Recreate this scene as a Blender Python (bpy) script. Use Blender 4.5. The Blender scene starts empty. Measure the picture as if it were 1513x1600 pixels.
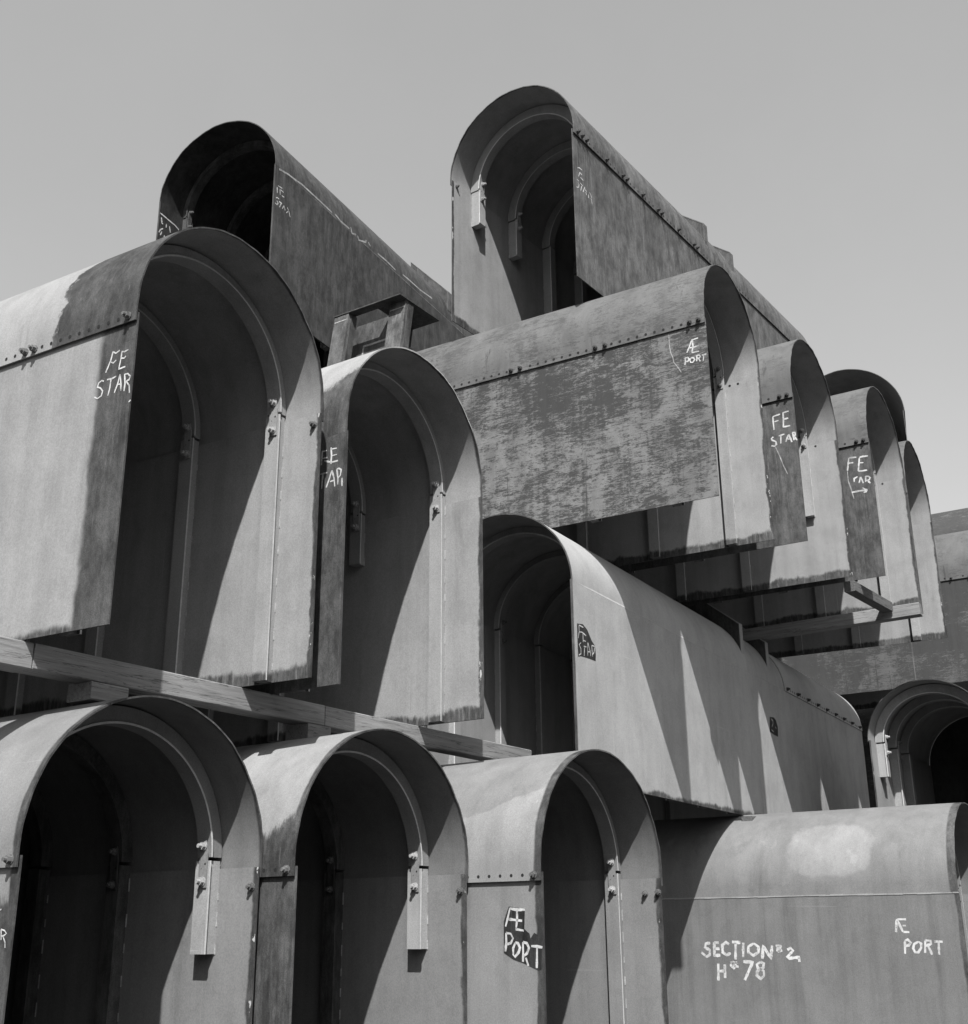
import bpy, bmesh, math, random
from mathutils import Vector, Matrix, Quaternion

# ---------------------------------------------------------------- camera, sky, sun, exposure
SC = bpy.context.scene
COL = SC.collection
EYE = 1.83
YAW, PITCH, ROLL, FPX = 0.5829, 0.3338, -0.0086, 1876.05
fw = Vector((math.cos(PITCH)*math.cos(YAW), math.cos(PITCH)*math.sin(YAW), math.sin(PITCH)))
rt = Vector((math.sin(YAW), -math.cos(YAW), 0)); up0 = rt.cross(fw)
rr = rt*math.cos(ROLL)+up0*math.sin(ROLL); uu = -rt*math.sin(ROLL)+up0*math.cos(ROLL)
cd = bpy.data.cameras.new('camera'); cam = bpy.data.objects.new('camera', cd); COL.objects.link(cam)
cd.sensor_fit = 'HORIZONTAL'; cd.sensor_width = 36; cd.lens = 36*FPX/1513
cd.clip_start = .1; cd.clip_end = 3000
m3 = Matrix((rr, uu, -fw)).transposed()
cam.matrix_world = Matrix.Translation((0, 0, EYE)) @ m3.to_4x4()
SC.camera = cam

SUN = Vector((-1, -.68, 1.43)).normalized()
w = bpy.data.worlds.new('World'); SC.world = w; w.use_nodes = True
nt = w.node_tree; nt.nodes.clear()
sky = nt.nodes.new('ShaderNodeTexSky'); sky.sky_type = 'NISHITA'; sky.sun_disc = False
sky.sun_elevation = math.asin(SUN.z); sky.sun_rotation = math.atan2(SUN.x, SUN.y)
sky.air_density = 1.0; sky.dust_density = 2.2; sky.ozone_density = 1.0
bw = nt.nodes.new('ShaderNodeRGBToBW'); bg = nt.nodes.new('ShaderNodeBackground'); wo = nt.nodes.new('ShaderNodeOutputWorld')
bg.inputs['Strength'].default_value = SKYSTR = 0.10
hz = nt.nodes.new('ShaderNodeMath'); hz.operation = 'MULTIPLY_ADD'; hz.inputs[1].default_value = .92; hz.inputs[2].default_value = 1.42   # even summer haze
nt.links.new(sky.outputs[0], bw.inputs[0]); nt.links.new(bw.outputs[0], hz.inputs[0]); wt_ = nt.nodes.new('ShaderNodeTexCoord'); wn = nt.nodes.new('ShaderNodeTexNoise'); wn.inputs['Scale'].default_value = 2.2; wn.inputs['Detail'].default_value = 7; wn.inputs['Roughness'].default_value = .62
wm = nt.nodes.new('ShaderNodeMapRange'); wm.inputs[1].default_value = .3; wm.inputs[2].default_value = .7; wm.inputs[3].default_value = .965; wm.inputs[4].default_value = 1.035   # faint unevenness of the haze
wx = nt.nodes.new('ShaderNodeMath'); wx.operation = 'MULTIPLY'
nt.links.new(wt_.outputs['Generated'], wn.inputs['Vector']); nt.links.new(wn.outputs[0], wm.inputs[0]); nt.links.new(wm.outputs[0], wx.inputs[0]); nt.links.new(hz.outputs[0], wx.inputs[1])
nt.links.new(wx.outputs[0], bg.inputs['Color']); nt.links.new(bg.outputs[0], wo.inputs['Surface'])
sd = bpy.data.lights.new('sun', 'SUN'); sd.energy = 5.0; sd.angle = math.radians(.5); sd.color = (1, .995, .985)
so = bpy.data.objects.new('sun', sd); COL.objects.link(so); so.rotation_euler = SUN.to_track_quat('Z', 'Y').to_euler(); so.location = (-20, -15, 40)
SC.view_settings.view_transform = 'Standard'; SC.view_settings.look = 'None'
SC.view_settings.exposure = .75; SC.view_settings.gamma = 1; SC.view_settings.use_curve_mapping = False
rnd = random.Random(7)

# ---------------------------------------------------------------- materials
class N:
    def __init__(s, name):
        s.m = bpy.data.materials.new(name); s.m.use_nodes = True; s.t = s.m.node_tree; s.t.nodes.clear()
        s.out = s.t.nodes.new('ShaderNodeOutputMaterial'); s.b = s.t.nodes.new('ShaderNodeBsdfPrincipled')
        s.t.links.new(s.b.outputs[0], s.out.inputs[0])
        tc = s.t.nodes.new('ShaderNodeTexCoord'); s.co = tc.outputs['Object']
        oi = s.t.nodes.new('ShaderNodeObjectInfo')
        s.rv = s.math('MULTIPLY', oi.outputs['Random'], 57.0)
        add = s.t.nodes.new('ShaderNodeVectorMath'); add.operation = 'ADD'
        cx = s.t.nodes.new('ShaderNodeCombineXYZ'); s.lk(s.rv, cx.inputs[0]); s.lk(s.rv, cx.inputs[1]); s.lk(s.rv, cx.inputs[2])
        s.lk(s.co, add.inputs[0]); s.lk(cx.outputs[0], add.inputs[1]); s.cr = add.outputs[0]
        sp = s.t.nodes.new('ShaderNodeSeparateXYZ'); s.lk(s.co, sp.inputs[0]); s.x, s.y, s.z = sp.outputs
    def lk(s, a, b):
        if isinstance(a, (int, float)): b.default_value = a
        else: s.t.links.new(a, b)
    def math(s, op, a, b=0.0, c=None, clamp=False):
        n = s.t.nodes.new('ShaderNodeMath'); n.operation = op; n.use_clamp = clamp
        s.lk(a, n.inputs[0]); s.lk(b, n.inputs[1])
        if c is not None: s.lk(c, n.inputs[2])
        return n.outputs[0]
    def noise(s, scale=1.0, vec=(1, 1, 1), detail=4.0, rough=.55, dist=0.0, co=None):
        mp = s.t.nodes.new('ShaderNodeMapping'); s.lk(co or s.cr, mp.inputs[0]); mp.inputs['Scale'].default_value = vec
        n = s.t.nodes.new('ShaderNodeTexNoise'); s.lk(mp.outputs[0], n.inputs['Vector'])
        n.inputs['Scale'].default_value = scale; n.inputs['Detail'].default_value = detail
        n.inputs['Roughness'].default_value = rough; n.inputs['Distortion'].default_value = dist
        return n.outputs[0]
    def ramp(s, v, a, b, c=0.0, d=1.0):
        n = s.t.nodes.new('ShaderNodeMapRange'); n.interpolation_type = 'SMOOTHSTEP'
        s.lk(v, n.inputs[0]); n.inputs[1].default_value = a; n.inputs[2].default_value = b
        n.inputs[3].default_value = c; n.inputs[4].default_value = d
        return n.outputs[0]
    def mix(s, f, a, b):      # scalar mix
        n = s.t.nodes.new('ShaderNodeMix'); s.lk(f, n.inputs[0]); s.lk(a, n.inputs[2]); s.lk(b, n.inputs[3])
        return n.outputs[0]
    def finish(s, col, rough=.6, spec=.35, bump=None, bstr=.2, bdist=.004):
        s.lk(col, s.b.inputs['Base Color']); s.lk(rough, s.b.inputs['Roughness']); s.b.inputs['Specular IOR Level'].default_value = spec
        if bump is not None:
            n = s.t.nodes.new('ShaderNodeBump'); n.inputs['Strength'].default_value = bstr; n.inputs['Distance'].default_value = bdist
            s.lk(bump, n.inputs['Height']); s.t.links.new(n.outputs[0], s.b.inputs['Normal'])
        return s.m

def bare_col(n, lvl, hor=False):
    """mill scale and rust: blooms, runs of uneven width, a few scratches across, speckle"""
    bloom = n.noise(6.0, (1, 1, .55), 12, .80, .12)
    bloom2 = n.noise(1.4, (1, 1, .45), 8, .68, .1)
    runs = n.noise(6.5, (1, 1, .05), 5, .7); runs2 = n.noise(31, (1, 1, .045), 5, .75)
    rk = n.ramp(n.noise(2.1, (1, 1, .5), 4, .6), .38, .66, .15, 1.0)       # where the runs show
    spk = n.noise(140, (1, 1, .8), 3, .8)
    scr = n.ramp(n.noise(17, (.10, .10, 2.6), 6, .7, 1.2), .60, .66, 0, 1)
    sk = n.ramp(n.noise(1.7, (1, 1, 1), 4, .6), .48, .62, 0, .55)
    v = n.math('MULTIPLY', n.ramp(bloom, .34, .66, .52, 1.50), n.ramp(bloom2, .3, .7, .78, 1.22))
    rv_ = n.math('ADD', n.ramp(runs, .32, .68, -.30, .26), n.ramp(runs2, .3, .7, -.34, .36))
    v = n.math('MULTIPLY', v, n.math('ADD', n.math('MULTIPLY', rv_, rk), 1.0))
    v = n.math('MULTIPLY', v, n.ramp(spk, .28, .72, .66, 1.36))
    v = n.mix(n.math('MULTIPLY', scr, sk), v, n.math('MULTIPLY', v, .5))
    drip = n.ramp(n.noise(9, (1, 1, .018), 4, .6), .70, .73, 0, .6)
    v = n.mix(n.math('MULTIPLY', drip, rk), v, 2.0)
    hl = n.math('MULTIPLY', n.ramp(n.noise(30, (1, 1, .02), 4, .6), .67, .70), n.ramp(n.noise(1.9, (1, 1, .7), 4), .42, .6, 0, .75))
    v = n.mix(hl, v, 2.3)
    return n.math('MULTIPLY', v, lvl), bloom

def plate_mat(name, paint=.40, bare=.12, front=None, famp=.03, fw_=.012, bottom=None, bamp=.05, low=None, coat=None, all_bare=False, hor=False, patch=None, streak=.12, chips=False):
    """painted duct plate; 'front'/'bottom' are the unpainted margins in metres, 'low' leaves everything under a height bare"""
    n = N(name)
    bc, fine = bare_col(n, bare, hor)
    big = n.noise(.9, (1, 1, .7), 4); grain = n.noise(90, (1, 1, 1), 3, .7); st = n.noise(5, (1, 1, .05), 5, .65)
    cloud = n.noise(2.6, (1, 1, 1), 6, .6)
    pc = n.math('MULTIPLY', n.ramp(big, .3, .7, .93, 1.06), n.ramp(grain, .25, .75, .83, 1.17))
    pc = n.math('MULTIPLY', pc, n.ramp(st, .35, .72, 1+streak*.4, 1-streak))
    pc = n.math('MULTIPLY', pc, n.ramp(cloud, .3, .75, 1.04, .93))
    prim = n.ramp(n.noise(3.1, (1, 1, .8), 11, .74, .15), .50, .58, 1.0, .93)
    pc = n.math('MULTIPLY', pc, prim)
    soot = n.ramp(n.noise(2.3, (1, 1, .16), 8, .7, .3), .58, .74, 1.0, .76)
    pc = n.math('MULTIPLY', pc, soot)
    rub = n.ramp(n.noise(14, (1, 1, .35), 8, .8), .70, .78, 0, 1)
    pc = n.mix(n.math('MULTIPLY', rub, .30), pc, .72)
    hl = n.math('MAXIMUM', n.ramp(n.noise(21, (1, 1, .012), 3, .5), .705, .73), n.ramp(n.noise(19, (.02, .02, 1.2), 3, .5, .3), .715, .74))
    hk = n.ramp(n.noise(1.6, (1, 1, 1), 4, .6), .46, .62, 0, .34)
    pc = n.mix(n.math('MULTIPLY', hl, hk), pc, 1.55)
    dk = n.math('MULTIPLY', n.ramp(n.noise(27, (1, 1, .015), 4, .6), .69, .73), n.ramp(n.noise(1.3, (1, 1, .6), 3), .45, .6, 0, .5))
    pc = n.mix(dk, pc, .5)
    pc = n.math('MULTIPLY', pc, paint)
    if coat:      # a second, paler coat with a torn edge: below height coat[0], behind coat[1]
        e = n.math('ADD', n.z, n.math('MULTIPLY', n.math('SUBTRACT', n.noise(3.0, (1, 1, 1), 7, .65), .5), coat[2]))
        e = n.math('ADD', e, n.math('MULTIPLY', n.y, coat[3]))
        k = n.math('MULTIPLY', n.ramp(e, coat[0]-.012, coat[0]+.012, 1, 0), n.ramp(n.y, coat[1]-.02, coat[1]+.02, 0, 1))
        pc = n.mix(k, pc, n.math('MULTIPLY', pc, coat[4]))
    if patch:     # worn pale blotch: centre y,z, half sizes, factor
        dx = n.math('DIVIDE', n.math('ABSOLUTE', n.math('SUBTRACT', n.y, patch[0])), patch[2])
        dz = n.math('DIVIDE', n.math('ABSOLUTE', n.math('SUBTRACT', n.z, patch[1])), patch[3])
        q = n.math('ADD', n.math('POWER', dx, 3.0), n.math('POWER', dz, 3.0))
        q = n.math('ADD', q, n.math('MULTIPLY', n.math('SUBTRACT', n.noise(6, (1, 1, 1), 8, .7), .5), 1.3))
        pc = n.mix(n.ramp(q, .62, 1.05, 1, 0), pc, n.math('MULTIPLY', pc, patch[4]))
        bl = n.ramp(n.noise(3.4, (1, 1, 1), 4, .5), .63, .70, 0, 1)
        pc = n.mix(n.math('MULTIPLY', bl, .5), pc, n.math('MULTIPLY', pc, 1.3))
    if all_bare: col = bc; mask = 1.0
    else:
        mask = 0.0
        wob = n.math('SUBTRACT', n.noise(2.2, (1, 1, 1), 5, .6), .5); wob2 = n.math('SUBTRACT', n.noise(16, (1, 1, .5), 5, .7), .5)
        if front is not None:
            e = n.math('ADD', n.y, n.math('ADD', n.math('MULTIPLY', wob, famp*2.4), n.math('MULTIPLY', wob2, famp*.6)))
            mask = n.math('MAXIMUM', mask, n.ramp(e, front-fw_, front+fw_, 1, 0))
        if bottom is not None:
            e = n.math('ADD', n.math('ADD', n.z, n.math('MULTIPLY', n.math('SUBTRACT', n.noise(1.5, (1, 1, 1), 2), .5), bamp*3.0)), n.math('ADD', n.math('MULTIPLY', wob, bamp*1.5), n.math('MULTIPLY', n.math('SUBTRACT', n.noise(9, (1, 1, .35), 9, .74, .1), .5), bamp*2.2)))
            mask = n.math('MAXIMUM', mask, n.math('MULTIPLY', n.ramp(e, bottom-.02, bottom+.03, 1, 0), n.ramp(n.noise(24, (1, 1, .12), 5, .75), .30, .52, .55, 1)))
        if low is not None:
            e = n.math('ADD', n.z, n.math('ADD', n.math('MULTIPLY', wob, .25), n.math('MULTIPLY', n.math('SUBTRACT', n.noise(30, (1, 1, .1), 4, .8), .5), .22)))
            e = n.math('SUBTRACT', e, n.math('MULTIPLY', n.ramp(n.y, .02, .30, 1, 0), low[1]))
            mask = n.math('MAXIMUM', mask, n.ramp(e, low[0]-.03, low[0]+.05, 1, 0))
        col = n.mix(mask, pc, bc)
        if chips:      # flaked edge where paint sheets have lifted along the front rim
            ch = n.math('MULTIPLY', n.ramp(n.noise(15, (1, 1, .55), 4, .6), .63, .66), n.ramp(n.y, .02, .05, 1, 0))
            col = n.mix(ch, col, .36)
    dent = n.noise(1.25, (1, 1, 1), 3, .5)
    return n.finish(col, .60, .3, n.math('ADD', n.math('MULTIPLY', fine, .10), dent), .5, .028)

def mottle_mat(name, lo=.11, hi=.30, thr=.5, hor=True, run=.5):
    """weathered plate: torn horizontal flakes of scale over paler steel, with vertical runs"""
    n = N(name)
    fl = n.noise(4.2, (.62, .62, 2.6), 12, .78, 1.1); fl2 = n.noise(19, (.30, .30, 2.5), 9, .80, 1.2); fl3 = n.noise(46, (.5, .5, 1.3), 5, .8, .6)
    big = n.noise(.75, (1, 1, 1.2), 6, .62, .6); big2 = n.noise(2.3, (1, 1, .7), 6, .65, .5)
    ver = n.noise(8, (1, 1, .035), 6, .75); fine = n.noise(120, (1, 1, .7), 4, .78)
    wt = n.ramp(n.noise(1.5, (1, 1, .8), 4, .6, .5), .36, .64)                 # torn flakes in places, plain bloom in others
    v = n.mix(wt, n.math('ADD', n.math('MULTIPLY', fl, .45), n.math('ADD', n.math('MULTIPLY', fl2, .27), n.math('MULTIPLY', fl3, .28))), n.math('ADD', n.math('MULTIPLY', fl, .22), n.math('ADD', n.math('MULTIPLY', fl2, .50), n.math('MULTIPLY', fl3, .28))))
    v = n.math('ADD', v, n.math('ADD', n.math('MULTIPLY', n.math('SUBTRACT', big, .5), .30), n.math('MULTIPLY', n.math('SUBTRACT', big2, .5), .20)))
    v = n.math('ADD', v, n.math('MULTIPLY', n.math('SUBTRACT', ver, .5), .42*run))
    k = n.ramp(v, thr-.028, thr+.035)
    k = n.math('MULTIPLY', k, n.ramp(big2, .3, .65, .55, 1))
    col = n.mix(k, lo, hi)
    run_l = n.ramp(n.noise(7, (1, 1, .015), 3, .6), .685, .72, 0, .6)
    col = n.mix(n.math('MULTIPLY', run_l, n.ramp(big, .4, .6)), col, hi*1.45)
    run_d = n.ramp(n.noise(6.5, (1, 1, .025), 6, .75), .40, .33, 0, .85)
    col = n.mix(run_d, col, lo*.8)
    col = n.math('MULTIPLY', col, n.ramp(fine, .2, .8, .86, 1.14))
    col = n.math('MULTIPLY', col, n.ramp(ver, .35, .7, 1.06, .84))
    wash = n.ramp(n.noise(1.6, (1, 1, .35), 4), .62, .75, 0, .35)
    col = n.mix(wash, col, n.math('MULTIPLY', col, 1.5))
    dent = n.noise(1.4, (1, 1, 1), 3, .5)
    return n.finish(col, .66, .3, n.math('ADD', n.math('MULTIPLY', v, .12), dent), .5, .026)

def simple_mat(name, col, rough=.6, var=.2, scale=20, spec=.35, vec=(1, 1, 1)):
    n = N(name); a = n.noise(scale, vec, 6, .65); b = n.noise(scale*.15, vec, 3)
    c = n.math('MULTIPLY', n.math('MULTIPLY', n.ramp(a, .25, .75, 1-var, 1+var), n.ramp(b, .3, .7, 1-var*.6, 1+var*.6)), col)
    return n.finish(c, rough, spec, a, .2, .003)

def mark_mat(name, col):
    n = N(name); a = n.noise(38, (1, 1, 1), 7, .75); b = n.noise(7, (1, 1, 1), 4, .6)
    k = n.math('MULTIPLY', n.ramp(a, .34, .50, .42, 1), n.ramp(b, .3, .65, .68, 1.08))
    return n.finish(n.math('MULTIPLY', k, col), .8, .2)

def wood_mat(name, col, axis):
    n = N(name)
    vg = [14, 14, 14]; vg[axis] = .7; vc = [7, 7, 9]; vc[axis] = .35
    g = n.noise(3, vg, 7, .7, .3); cr = n.noise(1.6, vc, 6, .6, .5); big = n.noise(.8, (1, 1, 1), 3); f = n.noise(40, vg, 3, .6)
    v = n.math('MULTIPLY', n.ramp(g, .25, .75, .74, 1.22), n.ramp(big, .3, .7, .85, 1.12))
    crack = n.ramp(n.math('ABSOLUTE', n.math('SUBTRACT', cr, .5)), .002, .012, .45, 1)
    v = n.math('MULTIPLY', n.math('MULTIPLY', v, crack), col)
    return n.finish(v, .85, .2, n.math('MULTIPLY', n.math('ADD', g, f), crack), .5, .006)

M = {}
M['inner'] = plate_mat('inner_paint', 0.225, 0.043, front=.035, famp=.05, chips=True, bottom=.10, bamp=.07)
M['inner_arch'] = plate_mat('inner_arch_paint', 0.21, 0.043, front=.02, famp=.03)
M['inner_dark'] = plate_mat('inner_bare_and_shade', 0.101, 0.024, all_bare=True)  # bare steel, plus near-wall darkness that soaks up bounced light
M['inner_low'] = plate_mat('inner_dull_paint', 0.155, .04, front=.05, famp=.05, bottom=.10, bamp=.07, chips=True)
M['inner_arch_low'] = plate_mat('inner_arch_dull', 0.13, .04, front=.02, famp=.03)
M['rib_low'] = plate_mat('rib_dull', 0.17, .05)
M['rib'] = plate_mat('rib_paint', 0.235, 0.043, bottom=.07, bamp=.05)
M['rib_lip'] = simple_mat('rib_edge_paint', .40, .6, .15, 30)
M['rib_pale'] = plate_mat('rib_pale_paint', 0.252, 0.052)
M['rib_dark'] = plate_mat('rib_bare_and_shade', 0.101, 0.05, all_bare=True)  # bare steel; on deeper bottom-row ribs the dark stands in for shade
M['A_side'] = plate_mat('paint_wide_bare_margin', 0.222, 0.045, front=.34, famp=.05, fw_=.03, bottom=.03, bamp=.04)
M['A_arch'] = plate_mat('arch_torn_paint', 0.222, 0.045, front=.82, famp=.20, fw_=.014)
M['bare_side'] = plate_mat('bare_streaked_steel', 0.202, 0.053, all_bare=True)
M['B_arch'] = plate_mat('arch_bare_foot', 0.252, 0.053, low=(2.70, .18))
M['D_arch'] = plate_mat('arch_narrow_margin', 0.165, 0.048, front=.05, famp=.03)
M['D_side'] = plate_mat('side_half_painted', 0.179, 0.048, front=.07, famp=.03, low=(1.98, 0))
M['D2_arch'] = plate_mat('arch_brushed_foot', 0.225, 0.048, front=.05, famp=.03, low=(2.50, .12))
M['D3_arch'] = plate_mat('arch_second_coat', 0.165, 0.048, front=.07, famp=.03, coat=(3.0, .07, .22, .28, 1.28))
M['D3_side'] = plate_mat('side_dark_margins', 0.173, 0.037, front=.075, famp=.04)
M['D4_arch'] = plate_mat('arch_pale_blotch', 0.15, 0.06, front=.10, famp=.01, patch=(1.62, 2.78, .60, .36, 1.30))
M['D4_side'] = plate_mat('side_dark_paint_runs', 0.128, 0.043, front=.05, famp=.03, streak=.2)
M['U1'] = mottle_mat('flaked_scale', .034, .150, .50) # 0.049, 0.128, .50)
M['U1_arch'] = mottle_mat('flaked_scale_arch', .055, .108, .47) # 0.07, 0.128, .44)
M['U_arch'] = mottle_mat('grey_scale_arch', .06, .102, .45) # 0.079, 0.143, .42)
M['U_side'] = plate_mat('dark_bare_strip', 0.202, 0.055, all_bare=True)
M['X'] = mottle_mat('dark_scale', 0.04, 0.095, .54)
M['R1'] = plate_mat('clean_paint', 0.305, 0.048, front=.012, famp=.01, bottom=.05, bamp=.06, streak=.08)
M['T1'] = plate_mat('dark_weathered', 0.151, 0.046, all_bare=True)
M['T2'] = plate_mat('grey_weathered', 0.151, 0.074, all_bare=True)
M['mark'] = mark_mat('white_paint_marks', .46)
M['chalk'] = simple_mat('chalk_marks', .24, .9, .35, 40, .1)
M['patch'] = plate_mat('bare_patch', .3, .02, all_bare=True)
M['hole'] = simple_mat('hole_black', .012, .9, .1)
M['bolt'] = simple_mat('bolt_steel', .10, .5, .35, 50)
M['bolt_dark'] = simple_mat('bolt_dark', .045, .6, .35, 50)
M['bolt_pale'] = simple_mat('bolt_painted', .27, .6, .25, 50)
M['weld'] = simple_mat('weld_bead', .27, .55, .3, 60)
M['woodX'] = wood_mat('timber_x', .205, 0)
M['woodY'] = wood_mat('timber_y', .26, 1)
M['woodD'] = wood_mat('timber_dark', .10, 0)
M['ground'] = simple_mat('yard_dirt', .05, .95, .35, 3)

# ---------------------------------------------------------------- mesh helpers
def link(name, bm, mats, parent=None, smooth=None):
    me = bpy.data.meshes.new(name)
    bmesh.ops.recalc_face_normals(bm, faces=bm.faces[:])
    bm.to_mesh(me); bm.free()
    for m in (mats if isinstance(mats, (list, tuple)) else [mats]): me.materials.append(m)
    o = bpy.data.objects.new(name, me); COL.objects.link(o)
    if parent: o.parent = parent
    return o
def inst(name, me, parent, mat4):
    o = bpy.data.objects.new(name, me); COL.objects.link(o); o.parent = parent; o.matrix_local = mat4
    return o
def tag(o, label, cat, group=None):
    o['label'] = label; o['category'] = cat
    if group: o['group'] = group
    return o
def box(bm, x0, x1, y0, y1, z0, z1, mi=0):
    v = [bm.verts.new((x, y, z)) for z in (z0, z1) for y in (y0, y1) for x in (x0, x1)]
    for f in ((0, 1, 3, 2), (4, 6, 7, 5), (0, 4, 5, 1), (2, 3, 7, 6), (0, 2, 6, 4), (1, 5, 7, 3)):
        bm.faces.new([v[i] for i in f]).material_index = mi
def sweep(bm, rings, closed_prof=True, caps=True, smooth=True, mis=None):
    """rings: list of lists of points; every ring is a closed profile"""
    vs = [[bm.verts.new(p) for p in r] for r in rings]; k = len(vs[0])
    for a, b in zip(vs, vs[1:]):
        for i in range(k):
            f = bm.faces.new((a[i], a[(i+1) % k], b[(i+1) % k], b[i])); f.smooth = smooth
            if mis: f.material_index = mis[i]
    if smooth:
        for a, b in zip(vs, vs[1:]):
            for i in range(k):
                e_ = bm.edges.get((a[i], b[i]))
                if e_: e_.smooth = False
    if caps:
        bm.faces.new(vs[0]); bm.faces.new(vs[-1][::-1])

def cyl(bm, r, z0, z1, n=10, rot=0.0, r1=None):
    r1 = r1 or r
    a = [bm.verts.new((r*math.cos(rot+2*math.pi*i/n), r*math.sin(rot+2*math.pi*i/n), z0)) for i in range(n)]
    b = [bm.verts.new((r1*math.cos(rot+2*math.pi*i/n), r1*math.sin(rot+2*math.pi*i/n), z1)) for i in range(n)]
    for i in range(n): bm.faces.new((a[i], a[(i+1) % n], b[(i+1) % n], b[i]))
    bm.faces.new(a[::-1]); bm.faces.new(b)
def bolt_mesh(name, mat, long=.062, k=1.0):
    bm = bmesh.new(); cyl(bm, .036*k, 0, .007, 10); cyl(bm, .029*k, .007, .034, 6, .3); cyl(bm, .016*k, .034, long, 8)
    bmesh.ops.recalc_face_normals(bm, faces=bm.faces[:])
    me = bpy.data.meshes.new(name); bm.to_mesh(me); bm.free(); me.materials.append(mat); return me
BOLT = bolt_mesh('bolt', M['bolt'], .056, .88); BOLTD = bolt_mesh('bolt_dark', M['bolt_dark'], .058, .95); BOLTP = bolt_mesh('bolt_pale', M['bolt_pale'], .062)

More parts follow.
